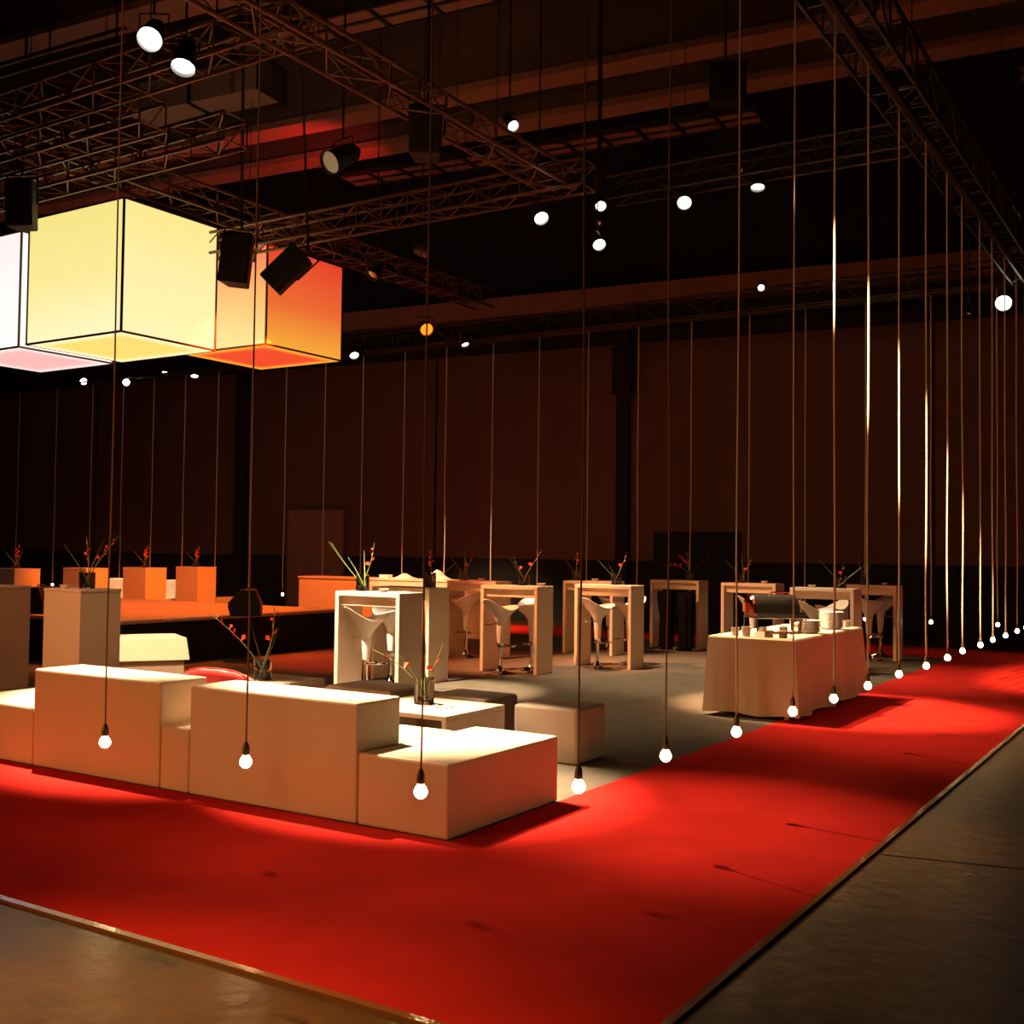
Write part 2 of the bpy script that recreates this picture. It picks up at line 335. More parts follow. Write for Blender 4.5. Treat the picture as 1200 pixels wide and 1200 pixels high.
# ------------------------------------------------------------------ lounge
def bx(name, m, par, x0, x1, y0, y1, z0, z1, bev=.012, **k):
    return P(MB().box(x0, x1, y0, y1, z0, z1), par).build(name, m, par, bevel=bev, **k)
G = .013
def sofa(label, y0, y1, by0, by1, xb=5.8):
    t = thing('lounge_sofa', label, 'sofa', ((IX+xb)/2, (y0+y1)/2, G), group=None)
    o = t
    m = MB()
    if by0 > y0+.02: m.box(IX, xb, y0, by0-.004, G, .41)
    if by1 < y1-.02: m.box(IX, xb, by1+.004, y1, G, .41)
    m.box(IX+.40, xb, by0, by1, G, .41)
    P(m, t).build('seat', m_vinyl, t, bevel=.014)
    bx('backrest', m_vinyl, t, IX, IX+.39, by0, by1, G, .68, .014)
    return t
sofa('white block sofa with the red cushion, next to the corner pouf', 4.075, 5.68, 4.075, 5.42)
sofa('white block sofa with a raised back, left of the sofa with the red cushion', 5.69, 7.95, 5.69, 6.985)
pf = thing('corner_pouf', 'low white block pouf at the near corner where the red carpet turns', 'pouf', (5.4, 3.75, G))
bx('seat_block', m_vinyl, pf, IX, 6.02, 3.45, 4.065, G, .41, .014)
# red cushion lying on the seat
ya, yb = onX(207, 800, 5.42).y, onX(312, 800, 5.42).y
cz = thing('cushion', 'long red cushion leaning behind the backrest of a white sofa', 'cushion', (5.42, (ya+yb)/2, .412))
hl = (ya-yb)/2; m = MB(); rs = []
for i in range(19):
    u = i/18*2-1; hh = .152*(1-abs(u)**3*.72); th = .075*(1-abs(u)**2.5*.8)+.004
    rs.append([(.05*(z_/.135)*-1+th*math.cos(a_)+.006*math.sin(i*1.7+a_*2)+.02, u*hl, .155+z_-.06*max(0, abs(u)-.6)) for a_, z_ in [(2*pi*k/16, hh*math.sin(2*pi*k/16)) for k in range(16)]])
m.rings(rs).build('cover', m_cushion, cz, smooth='all')
m = MB(); m.tube([(-.04, u*hl*.97, .155+.152*(1-abs(u)**3*.72)-.06*max(0, abs(u)-.6)) for u in [i/8-1 for i in range(17)]], .006, 6); m.build('piping', m_cushion, cz)

def low_table(label, x0, x1, y0, y1, h=.40, t=.035):
    o = thing('low_table', label, 'table', ((x0+x1)/2, (y0+y1)/2, G))
    bx('table_top', m_lacq, o, x0, x1, y0, y1, h-t, h, .003, seg=1)
    bx('side_panel', m_lacq, o, x0, x1, y0, y0+t, G, h-t, .002, seg=1)
    bx('side_panel', m_lacq, o, x0, x1, y1-t, y1, G, h-t, .002, seg=1)
    return o
low_table('low white open table with a vase, behind the near corner pouf', 6.3, 7.05, 4.5, 5.35)
low_table('low table with a vase behind the sofa with the red cushion', 6.85, 7.5, 6.66, 7.4)
def pouf(label, x0, x1, y0, y1, m, h=.41, rz=0):
    o = thing('cube_pouf', label, 'pouf', ((x0+x1)/2, (y0+y1)/2, G), 0)
    P(MB().box(x0, x1, y0, y1, G, h), o).build('upholstered_block', m, o, bevel=.03, smooth=True, seg=4)
    return o
pouf('beige cube pouf standing alone on the dark floor right of the sofas', 7.07, 7.52, 3.9, 4.44, m_cream)
pouf('taupe cube pouf just behind the low white open table', 7.12, 7.6, 4.72, 5.3, m_brown)
pouf('wide taupe pouf in front of the nearest bar table', 7.1, 7.6, 5.62, 6.3, m_brown)

# ------------------------------------------------------------------ bar tables
def bar_table(x0, y0, label, dx=.39, dy=.84, h=1.1, t=.045):
    o = thing('bar_table', label, 'table', (x0+dx/2, y0+dy/2, G), group='white bar tables')
    bx('table_top', m_lacq, o, x0, x0+dx, y0, y0+dy, h-t, h, .003, seg=1)
    bx('side_panel', m_lacq, o, x0, x0+dx, y0, y0+t, G, h-t, .002, seg=1)
    bx('side_panel', m_lacq, o, x0, x0+dx, y0+dy-t, y0+dy, G, h-t, .002, seg=1)
    bx('apron', m_lacq, o, x0+.05, x0+.08, y0+t, y0+dy-t, h-t-.10, h-t, .002, seg=1)
    return o
BT = [(8.88, 6.93, 'nearest white bar table, its bright frame just behind the sofas'),
      (10.35, 7.65, 'white bar table directly behind the nearest one, half hidden by it'),
      (13.2, 8.6, 'white bar table in front of the long orange counter'),
      (11.88, 7.13, 'peach-lit bar table with two stools, in front of the table by the orange counter'),
      (14.78, 7.58, 'bar table hidden behind the one casting a shadow, vase at its left end'),
      (13.2, 6.5, 'bar table with two white stools casting a black shadow to the right'),
      (16.55, 6.97, 'bar table with two black-covered stools, by the black doorway'),
      (15.9, 5.5, 'bar table behind the chafing dish, with a white dish on top'),
      (14.55, 4.0, 'shaded bar table right behind the buffet plates'),
      (16.7, 3.98, 'rightmost white bar table beyond the end of the buffet')]
for x, y, l in BT: bar_table(x, y, l)

def stool():
    t = thing('bar_stool', 'x', 'stool', (0, 0, 0), group='white bar stools')
    N = 28; rs = []
    def lip(a):   # tall back, lower front lip, dipped sides
        c = math.cos(a); return (.135 if c > 0 else .055)*abs(c)**1.6
    outer = [(.052, .60), (.062, .65), (.10, .70), (.155, .745), (.20, .785)]
    for r, z in outer:
        k = (r/.20)**2
        rs.append([(r*(1+.12*k)*math.cos(2*pi*j/N), r*math.sin(2*pi*j/N), z+lip(2*pi*j/N)*k) for j in range(N)])
    for r, z in [(.212, .80), (.195, .797), (.15, .768), (.09, .745), (.02, .738)]:
        k = (min(r, .2)/.20)**2
        rs.append([(r*(1+.12*k)*math.cos(2*pi*j/N), r*math.sin(2*pi*j/N), z+lip(2*pi*j/N)*k) for j in range(N)])
    MB().rings(rs).build('seat', m_plastic, t, smooth='all')
    MB().lathe([(.050, .615), (.052, .60), (.046, .50), (.038, .40), (.036, .385)], 20).build('column', m_plastic, t, smooth=True)
    MB().lathe([(.039, .385), (.039, .365), (.022, .362), (.022, .06)], 16).build('piston', m_chrome, t, smooth=True)
    MB().lathe([(.205, .0), (.205, .010), (.19, .018), (.12, .028), (.06, .048), (.034, .085), (.026, .11)], 28).build('base', m_chrome, t, smooth=True)
    m = MB(); m.torus(.115, .010, (-.10, 0, .345)); m.tube([(0, 0, .375), (-.05, 0, .347)], .012)
    m.build('footrest', m_chrome, t, smooth=True)
    m = MB(); m.tube([(.03, -.045, .63), (.07, -.14, .60), (.075, -.19, .605)], .006, 6); m.ball((.075, -.20, .606), .012)
    m.build('height_lever', m_chrome, t)
    return t
st0 = stool()
def g(x, y): p = at(x, y, 0); return (p.x, p.y)
ST = [((9.07, min(7.50, onX(416, 760, 9.07).y)), 2.6, 'bar stool seen through the nearest table frame, left of the pair'),
      ((10.07, 7.97), 1.2, 'bar stool seen through the nearest table frame, right of the pair'),
      ((13.24, 9.12), -2.0, 'bar stool in front of the orange counter'),
      ((11.72, 7.56), 2.8, 'left stool under the peach-lit table'),
      ((12.38, 7.50), .6, 'right stool under the peach-lit table'),
      ((13.04, 6.90), 2.7, 'left stool under the table that casts the black shadow'),
      ((13.80, 6.82), -.5, 'right stool under the table that casts the black shadow'),
      ((15.63, 8.08), 1.9, 'far stool glimpsed between the two stools of the shadow-casting table'),
      ((15.65, 5.75), 2.2, 'stool rim showing just above the chafing dish'),
      ((14.35, 4.42), 2.4, 'left stool above the buffet plates'),
      ((15.12, 4.45), -.6, 'right stool above the buffet plates'),
      ((16.55, 4.33), 2.5, 'left stool under the rightmost bar table'),
      ((17.32, 4.36), -.4, 'right stool under the rightmost bar table')]
for i, ((x, y), rz, l) in enumerate(ST):
    l = 'white plastic '+l
    if i == 0: st0.location = (x, y, .0102); st0.rotation_euler[2] = rz; st0['label'] = l
    else: dup(st0, l, (x, y, .0102), rz)
m_drape = mat('black_cloth', (.006, .004, .004), .9, spec=.1)
for (px, py), lab in zip(((781, 762), (804, 764)), ('left', 'right')):
    p = at(px, py, 0); t = thing('covered_stool', 'bar stool shrouded in black cloth, %s of the two under the table by the doorway' % lab, 'stool', (p.x, p.y, .0102))
    rs = []
    for z, r in ((.05, .115), (.2, .11), (.5, .105), (.72, .135), (.86, .15), (.9, .13)):
        rs.append([(r*(1+.13*math.cos(9*a+z)*(1-z*.8))*math.cos(a), r*(1+.13*math.cos(9*a+z)*(1-z*.8))*math.sin(a), z+(.02*math.cos(3*a) if z > .8 else .012*math.cos(5*a))) for a in [2*pi*k/54 for k in range(54)]])
    MB().rings(rs).build('cloth_cover', m_drape, t, smooth=True)
    MB().lathe([(.15, .0), (.15, .010), (.14, .018), (.10, .028), (.05, .048)], 28).build('base', m_chrome, t, smooth=True)

# ------------------------------------------------------------------ plinths, stage, counter
def plinth(label, x0, x1, y0, y1, m, h=1.1, z=G, rz=0, cat='plinth'):
    o = thing('plinth_table', label, cat, ((x0+x1)/2, (y0+y1)/2, z))
    bx('plinth_body', m, o, x0, x1, y0, y1, z, h-.03, .004, seg=1)
    bx('plinth_top', m, o, x0-.004, x1+.004, y0-.004, y1+.004, h-.03, h, .003, seg=1)
    return o
plinth('tall taupe-white plinth with a vase of gladioli, behind the left sofa back', 7.17, 7.66, 9.6, 10.18, m_lacq)
plinth('tall brown plinth cut off by the left edge of the picture', 6.55, 7.46, 10.82, 11.4, m_brown)
OR = [((17, 666.6), 18.93, 'orange-lit plinth at far left behind the brown plinth'),
      ((101, 666), 18.49, 'orange-lit plinth directly behind the gladioli on the tall plinth'),
      ((171, 665.5), 18.45, 'third orange-lit plinth from the left beyond the stage'),
      ((232, 664.5), 18.85, 'rightmost orange-lit plinth beyond the stage')]
for (px, py), yy, l in OR:
    p = at(px, py, 1.1); plinth(l, p.x, p.x+.53, p.y, p.y+.70, m_lacq)
p = at(-4, 663, 1.1)
def backblock(label, px, py, h, w=.8, d=.35):
    p = deep(px, py, 25.6); h = p.z; o = thing('lounge_sofa', label, 'sofa', (p.x, p.y, G))
    bx('backrest', m_vinyl, o, p.x, p.x+d, p.y-w/2, p.y+w/2, G, h, .02)
    bx('seat', m_vinyl, o, p.x-.45, p.x-.005, p.y-w/2, p.y+w/2, G, h*.5, .02)
backblock('small white sofa glimpsed between the second and third orange plinths', 137, 678, .86)
backblock('small white sofa glimpsed between the third and rightmost orange plinths', 202, 680, .86, .7)
p = at(262, 700, .42); o = thing('lounge_pouf', 'small white pouf right of the rightmost orange plinth', 'pouf', (p.x, p.y, G)); bx('seat_block', m_vinyl, o, p.x, p.x+.5, p.y-.25, p.y+.25, G, .42, .02)

sg = thing('stage', 'low black-skirted stage with an orange-lit deck under the glowing cubes', 'stage', (9.3, 11.6, G))
bx('deck', m_stage, sg, 9.3, 13.38, 11.6, 17.6, .555, .60, .004, seg=1)
bx('frame', m_black, sg, 9.4, 13.28, 11.7, 17.5, G, .555, 0)
def skirt(pts, z0, z1, nm='skirt'):
    m = MB(); r0, r1, q0, q1 = [], [], [], []
    for (x0, y0), (x1, y1) in zip(pts[:-1], pts[1:]):
        l = math.hypot(x1-x0, y1-y0); k = int(l/.035); nx, ny = (y1-y0)/l, -(x1-x0)/l
        for i in range(k+1):
            u = i/k; a = .014*math.sin(u*l*2*pi/.16)+.006*math.sin(u*l*17); x, y = x0+(x1-x0)*u, y0+(y1-y0)*u
            r0.append((x+nx*a*1.2, y+ny*a*1.2, z0)); r1.append((x+nx*a*.4, y+ny*a*.4, z1))
            q0.append((x+nx*(a*1.2-.006), y+ny*(a*1.2-.006), z0)); q1.append((x+nx*(a*.4-.006), y+ny*(a*.4-.006), z1))
    m.rings([r0, r1, q1, q0, r0], closed=False, cap0=False, cap1=False); return m
P(skirt([(9.34, 17.5), (9.34, 11.64), (13.34, 11.64), (13.34, 17.5)], G, .555), sg).build('skirt', m_skirt, sg, smooth=True)
bx('edge_strip', m_steel, sg, 9.9, 11.0, 11.592, 11.6, .585, .602, 0)

ct = thing('bar_counter', 'long orange-lit counter with white napkins, beyond the stage', 'counter', (16.6, 13.2, G))
cb = at(555, 749.5, 0); cx0 = cb.x
cyl, cyr = onX(350, 700, cx0).y, onX(578, 700, cx0).y
bx('front_panel', m_lacq, ct, cx0, cx0+.04, cyr, cyl, G, .97, .003, seg=1)
bx('body', m_lacq, ct, cx0+.045, cx0+.6, cyr+.02, cyl-.02, G, .965, .003, seg=1)
bx('counter_top', m_lacq, ct, cx0-.02, cx0+.62, cyr-.02, cyl+.02, .97, 1.005, .003, seg=1)
def napkins(label, px, wd, hh, cat='napkins', name='napkin_pile'):
    p = onX(px, 684, cx0+.25); t = thing(name, label, cat, (p.x, p.y, 1.005))
    m = MB(); rs = []
    for i in range(13):
        u = i/12*2-1; h = hh*(1-abs(u)**1.7)*(.8+.2*math.cos(5*u))+.01
        rs.append([(x, -u*wd/2, z) for x, z in ((-.14, 0), (-.13, h*.5), (-.04, h), (.06, h*.9), (.13, h*.4), (.14, 0))])
    m.rings(rs).build('folded_cloth', m_paper, t, smooth=True)
    m = MB(); m.box(-.12, .12, -wd*.38, wd*.38, 0, .012); m.build('tray', m_steel, t)
napkins('pile of white napkins on the orange counter, left of the red gladioli', 474, .42, .09)
napkins('taller pile of white napkins on the orange counter, right of the red gladioli', 513, .46, .17)
p = onX(452, 684, cx0+.2); t = thing('napkin_box', 'small white box on the orange counter, left of the napkin piles', 'box', (p.x, p.y, 1.005))
MB().box(-.07, .07, -.1, .1, 0, .06).build('box_body', m_paper, t, bevel=.004); MB().box(-.072, .072, -.102, .102, .05, .065).build('lid', m_paper, t, bevel=.003)

# stage-edge lit bench in front of the stage
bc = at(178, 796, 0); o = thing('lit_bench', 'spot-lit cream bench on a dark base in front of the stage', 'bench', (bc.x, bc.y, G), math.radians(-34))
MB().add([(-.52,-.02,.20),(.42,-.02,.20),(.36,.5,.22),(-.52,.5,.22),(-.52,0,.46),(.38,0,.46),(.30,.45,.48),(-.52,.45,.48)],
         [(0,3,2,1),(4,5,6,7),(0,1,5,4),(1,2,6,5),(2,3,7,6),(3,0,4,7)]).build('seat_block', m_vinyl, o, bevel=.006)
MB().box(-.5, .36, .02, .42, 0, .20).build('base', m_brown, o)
# wedge monitors
def wedge(label, px, py, rz, s=1):
    p = at(px, py, .602); t = thing('monitor_speaker', label, 'speaker', (p.x, p.y, .602), rz)
    pr = [(-.20, 0), (.20, 0), (.24, .14), (.05, .36), (-.12, .36), (-.20, .16)]
    MB().rings([[(x, -.26, z) for x, z in pr], [(x, .26, z) for x, z in pr]]).build('cabinet', m_blackm, t, bevel=.012)
    m = MB(); m.add([(.232, -.22, .16), (.232, .22, .16), (.07, .22, .345), (.07, -.22, .345), (.245, -.22, .172), (.245, .22, .172), (.083, .22, .357), (.083, -.22, .357)],
       [(0,1,2,3),(7,6,5,4),(0,4,5,1),(1,5,6,2),(2,6,7,3),(3,7,4,0)]); m.build('grille', m_black, t)
    m = MB(); m.tube([(-.02, -.1, .362), (-.02, -.09, .385), (-.02, .09, .385), (-.02, .1, .362)], .009, 6); m.build('handle', m_steel, t)
wedge('black wedge monitor speaker on the stage edge under the orange cube', 289, 721, 2.3)
wedge('black wedge monitor speaker at the left end of the stage, beside the tall plinth', 46, 718, 2.0)

# ------------------------------------------------------------------ buffet
bt = thing('buffet_table', 'trestle table hidden under the white buffet cloth', 'table', (11.19, 3.72, G))
BX0, BX1, BY0, BY1, BH = 10.07, 12.32, 3.30, 4.13, .76
bx('table_top', m_wood, bt, BX0+.03, BX1-.03, BY0+.03, BY1-.03, BH-.035, BH-.006, .002, seg=1)
for x in (BX0+.1, BX1-.1):
    for y in (BY0+.1, BY1-.1): bx('leg', m_steel, bt, x-.02, x+.02, y-.02, y+.02, G, BH-.035, 0)
m = MB(); top, mid, bot = [], [], []
per = []
def seg_pts(x0, y0, x1, y1, k): return [(x0+(x1-x0)*i/k, y0+(y1-y0)*i/k) for i in range(k)]
per = seg_pts(BX0, BY1, BX0, BY0, 26)+seg_pts(BX0, BY0, BX1, BY0, 66)+seg_pts(BX1, BY0, BX1, BY1, 26)+seg_pts(BX1, BY1, BX0, BY1, 66)
cxm, cym = (BX0+BX1)/2, (BY0+BY1)/2; rsx = []
for zi, z in enumerate((.745, .6, .4, .2, .045)):
    k = (.76-z)/.76; ring = []
    for i, (x, y) in enumerate(per):
        fo = (.020*math.sin(i*.55)+.015*math.sin(i*.21+1)+.008*math.sin(i*1.3))*k+.008
        corner = max(0, 1-min(math.hypot(x-a, y-b_) for a in (BX0, BX1) for b_ in (BY0, BY1))/.18)
        fo += corner*.03*k
        dx = -1 if x <= BX0+1e-6 else (1 if x >= BX1-1e-6 else 0); dy = -1 if y <= BY0+1e-6 else (1 if y >= BY1-1e-6 else 0)
        ring.append((x+dx*fo, y+dy*fo, z+(.012*math.sin(i*.3) if zi == 4 else 0)))
    rsx.append(ring)
rsx.insert(0, [(cxm+(x-cxm)*.997, cym+(y-cym)*.99, .76) for x, y in per])
m.rings(rsx, True, True, False)
tc_ = m.build('tablecloth', m_cloth, None, smooth=True); tag(tc_, 'floor-length white cloth draped over the buffet table', 'tablecloth')
Z = .761
def placed(name, label, cat, x, y, rz=0, grp=None): return thing(name, label, cat, (x, y, Z), rz, grp)
c0 = onX(905, 735, 10.5); 
cf = placed('chafing_dish', 'black roll-top chafing dish on chrome legs at the near end of the buffet', 'chafing dish', at(907, 741, .76).x, at(907, 741, .76).y, .75)
MB().box(-.17, .17, -.27, .25, .15, .20).build('water_pan', m_steel, cf, bevel=.01)
m = MB(); pr = [(.165*math.cos(a), .20+.175*math.sin(a)) for a in [pi*i/14 for i in range(15)]]
m.rings([[(x, -.20, z) for x, z in pr], [(x, .25, z) for x, z in pr]]).build('roll_top_lid', m_blackm, cf, smooth=True)
m_redend = mat('red_reflection_end', (.75, .22, .12), .12, metal=1)  # red reflection of the carpet put into the metal colour
m = MB(); m.rings([[(x, .25, z) for x, z in pr], [(x*.9, .275, .2+(z-.2)*.9) for x, z in pr], [(x*.5, .285, .2+(z-.2)*.5) for x, z in pr]]).build('lid_end', m_redend, cf, smooth=True, label='polished end with the carpet reflection painted red')
m = MB(); m.tube([(-.10, -.1, .36), (-.13, -.1, .40), (-.13, .1, .40), (-.10, .1, .36)], .008); m.build('lid_handle', m_chrome, cf)
for x in (-.16, .16):
    for y in (-.26, .24):
        m = MB(); m.tube([(x, y, .18), (x*1.1, y*1.04, .02), (x*1.15, y*1.06, 0)], .009); m.build('leg', m_blackm, cf)
m = MB(); m.tube([(-.17, -.27, .15), (-.17, .25, .15), (.17, .25, .15), (.17, -.27, .15), (-.17, -.27, .15)], .008); m.build('frame_rail', m_chrome, cf)
for y in (-.1, .12): MB().lathe([(.04, 0), (.042, .05), (.03, .055)], 16, (0, y, 0)).build('burner', m_steel, cf, smooth=True)
def plates(x, y, nn, r, label, grp):
    for i in range(nn):
        prof = [(r*.55, 0), (r*.6, .003), (r, .018), (r*.98, .021), (r*.6, .008), (r*.1, .006)]
        o = MB().lathe(prof, 28).build('plate', m_porc, None, smooth=True); o.location = (x, y, Z+i*.0135); tag(o, label % (['bottom', 'second from bottom', 'third from bottom', 'fourth from bottom', 'fifth from bottom', 'sixth from bottom', 'seventh from bottom', 'eighth from bottom', 'ninth from bottom', 'tenth from bottom', 'eleventh from bottom', 'twelfth from bottom', 'top'][i if i < nn-1 else -1]), 'plate', grp)
pA, pB = at(948, 742, .76), at(962, 739, .76)
plates(pA.x, pA.y, 9, .115, 'white dinner plate in the nearer stack past the chafing dish, %s', 'dinner plates, nearer stack')
plates(pB.x+.30, pB.y-.02, 13, .125, 'white dinner plate in the taller farther stack past the chafing dish, %s', 'dinner plates, farther stack')
t = placed('serving_platter', 'long white platter toward the far end of the buffet', 'platter', 11.95, 3.78)
MB().box(-.22, .22, -.12, .12, .03, .045).build('dish', m_porc, t, bevel=.006)
for x in (-.17, .17): MB().box(x-.02, x+.02, -.08, .08, 0, .03).build('foot', m_steel, t)
def cup(x, y, label, s=1):
    t = placed('coffee_cup', label, 'cup', x, y)
    MB().lathe([(.026*s, 0), (.03*s, .004), (.04*s, .075*s), (.037*s, .075*s), (.026*s, .01)], 18).build('cup_body', m_porc, t, smooth=True)
    m = MB(); m.tube([(.037*s, 0, .062*s), (.058*s, 0, .058*s), (.06*s, 0, .03*s), (.033*s, 0, .02*s)], .005, 6); m.build('cup_handle', m_porc, t)
cup(10.20, 3.92, 'white cup at the left corner of the buffet')
cup(10.17, 3.80, 'white cup second from the left corner of the buffet', 1.2)
cup(12.15, 3.42, 'white cup at the far right corner of the buffet')
cup(12.05, 3.52, 'white cup behind the cup at the far right corner of the buffet', 1.1)
for x, y, l in ((10.17, 3.58, 'small dark box on the buffet front, left of the other'), (10.19, 3.45, 'small dark box on the buffet front, nearest the cloth corner')):
    t = placed('tea_box', l, 'box', x, y); MB().box(-.035, .035, -.03, .03, 0, .06).build('box_body', mat('dark_card', (.12, .06, .04), .6), t, bevel=.003); MB().box(-.037, .037, -.032, .032, .05, .066).build('lid', m_brown, t)
t = placed('label_holder', 'small white card holder between the dark boxes on the buffet', 'card', 10.13, 3.66); MB().add([(0,-.05,0),(.04,-.05,0),(.02,-.05,.05),(0,.05,0),(.04,.05,0),(.02,.05,.05)], [(0,1,2),(3,5,4),(0,3,4,1),(1,4,5,2),(2,5,3,0)]).build('folded_card', m_paper, t); MB().box(-.005, .045, -.052, .052, 0, .003).build('card_foot', m_steel, t)

# ------------------------------------------------------------------ vases with gladioli
def blade(m, pts, wd, az):
    sx, sy = -math.sin(az), math.cos(az); rs = []
    for i, p in enumerate(pts):
        u = i/(len(pts)-1); w_ = wd*(1-u**2.2)*.5+.0012
        rs.append([(p[0]+sx*w_, p[1]+sy*w_, p[2]), (p[0], p[1], p[2]-.003), (p[0]-sx*w_, p[1]-sy*w_, p[2]), (p[0], p[1], p[2]+.003)])
    m.rings(rs)
def path(az, tilt, L, bend, z0=.03, k=7):
    pts = []; x = -.03*math.cos(az); y = -.03*math.sin(az); z = z0; a = tilt
    for i in range(k+1):
        pts.append((x, y, z)); s = L/k; x += s*math.sin(a)*math.cos(az); y += s*math.sin(a)*math.sin(az); z += s*math.cos(a); a += bend/k
    return pts
def vase(label, loc, leaves, stalks, rad=.07, h=.17, sc=1):
    t = thing('gladiolus_vase', label, 'vase', loc, 0, 'glass vases of gladioli'); t.scale = (sc, sc, sc)
    MB().lathe([(rad*.97, 0), (rad, .004), (rad, h), (rad-.005, h), (rad-.006, .012), (.004, .010)], 22).build('glass', m_glass, t, smooth=True)
    m = MB(); rr = random.Random(int(loc[0]*100))
    for i in range(16):
        a = rr.random()*6.28; q = rr.random()**.5*(rad-.026); m.ball((q*math.cos(a), q*math.sin(a), .024+rr.random()*.03), .015, .012, .010, 7, 4)
    m.build('pebbles', m_stone, t, kind='stuff')
    for az, ti, L, be in leaves:
        m = MB(); blade(m, path(az, ti, L, be), .030 if L < .5 else .034, az); m.build('leaf', m_leaf, t)
    for az, ti, L, be, nf in stalks:
        pts = path(az, ti, L, be, k=9); m = MB(); m.tube(pts, [.006-.0004*i for i in range(10)], 6); st = m.build('stem', m_stem, t)
        for i in range(nf):
            u = .5+.45*i/max(1, nf); j = u*9; a, b_ = pts[int(j)], pts[min(9, int(j)+1)]; f_ = j-int(j)
            c = [a[q]+(b_[q]-a[q])*f_ for q in range(3)]; s_ = .032*(1-.55*i/max(1, nf)); d = (i % 3-1)*2.1+az
            mm = MB(); rs = []
            for z_, r_ in ((0, .15), (.5, .45), (1.0, .8), (1.35, 1.25), (1.25, .9)):
                rs.append([(c[0]+math.cos(d)*z_*s_*.8+s_*r_*.7*math.cos(2*pi*q/10)*abs(math.sin(d))+.0, c[1]+math.sin(d)*z_*s_*.8+s_*r_*.7*math.cos(2*pi*q/10)*abs(math.cos(d)), c[2]+z_*s_*.7+s_*r_*.6*math.sin(2*pi*q/10)*(1+.3*math.cos(5*q))) for q in range(10)])
            mm.rings(rs).build('blossom', m_petal, st, smooth=True)
    return t
R_ = math.atan2(CR.y, CR.x); Lf = R_+pi        # screen right / left as world azimuths
# near vases
vase('glass vase of orange gladioli on the low table behind the sofa with the cushion', (7.07, 6.99, .401),
     [(Lf, .35, .45, -.1), (R_, .45, .42, -.2), (R_+.4, .3, .4, .1)], [(Lf+.1, .55, .68, .45, 7), (R_-.1, .42, .58, -.5, 5)], sc=1.1)
vase('glass vase with two orange blooms on the low white table behind the corner pouf', (6.72, 5.0, .401),
     [(Lf+.3, .5, .42, .2), (Lf-.5, .15, .44, 0), (R_+1, .1, .38, .1)], [(Lf, .55, .58, .7, 2), (R_, .42, .45, -.1, 3)], rad=.075, h=.19)
vase('vase of red gladioli on the tall plinth at left', (7.38, 9.78, 1.101),
     [(Lf, .5, .5, .2), (R_, .35, .5, .1), (R_, .5, .4, .0)], [(Lf+1, .1, .5, 0, 4), (R_, .5, .62, .2, 6)], rad=.08)
def tv(label, i, fx, fy, leaves, stalks, **k):
    x, y, _ = BT[i]; return vase(label, (x+.39*fx, y+.84*fy, 1.101), leaves, stalks, **k)
A = [(Lf, .55, .55, .0), (R_+.6, .2, .4, 0)]
tv('vase of spreading leaves on the nearest bar table', 0, .6, .80, [(Lf, .75, .62, -.15), (Lf-.4, .5, .38, .2), (Lf+.6, .05, .4, 0)], [(R_, .5, .5, -.45, 4), (Lf, .75, .6, -.2, 0)])
tv('vase with an upright red bloom on the table directly behind the nearest one', 1, .5, .16, [(Lf, .55, .4, 0), (R_, .95, .42, -.1)], [(Lf+1.2, .06, .42, 0, 8)])
tv('small vase of sparse stems on the table in front of the orange counter', 2, .5, .80, [(Lf, .65, .42, 0), (Lf+1, .05, .42, 0)], [(R_, .45, .38, -.1, 2)])
tv('vase with two leaning stems on the peach-lit table', 3, .7, .43, [(Lf, .6, .4, 0)], [(R_, .5, .5, .1, 3), (Lf, .55, .38, -.2, 2)])
tv('vase on the left end of the half-hidden bar table', 4, .5, .85, [(Lf, .6, .45, .1), (R_, .3, .4, 0)], [(R_+1, .1, .42, 0, 5)])
tv('vase with a long pale leaf on the shadow-casting bar table', 5, .6, .40, [(Lf, .75, .42, 0), (Lf, .5, .3, 0)], [(R_, .45, .46, -.1, 3)])
tv('dark vase with drooping red gladioli on the table by the doorway', 6, .5, .28, [(R_, .7, .5, .1)], [(Lf, .5, .55, 1.6, 8), (Lf+.5, .25, .5, .9, 8), (R_, .1, .45, -.4, 4)])
tv('vase of green leaves on the table behind the chafing dish', 7, .5, .70, [(Lf, .7, .42, .1), (Lf, .1, .46, 0), (R_, .5, .4, 0)], [(R_, .6, .35, -.3, 2)])
tv('vase on the shaded table behind the buffet plates', 8, .5, .26, [(Lf, .75, .5, 0), (R_, .85, .5, .1)], [(R_, .2, .3, 0, 2)])
tv('vase of leaves on the rightmost bar table', 9, .5, .60, [(Lf, .5, .5, -.5), (R_, .45, .45, -.2), (Lf, .05, .4, 0), (R_, .1, .4, 0)], [])
for (px, py), yy, l, nm in [(OR[0][0], 0, 0, 'far left orange plinth'), (OR[2][0], 0, 0, 'third orange plinth from the left'), (OR[3][0], 0, 0, 'rightmost orange plinth')]:
    p = at(px, py, 1.1); vase('vase of dark red gladioli on the '+nm, (p.x+.26, p.y+.35, 1.101), [(Lf, .7, .4, 0), (R_, .5, .35, 0)], [(R_, .2, .45, 0, 6), (Lf, .1, .35, 0, 6)])
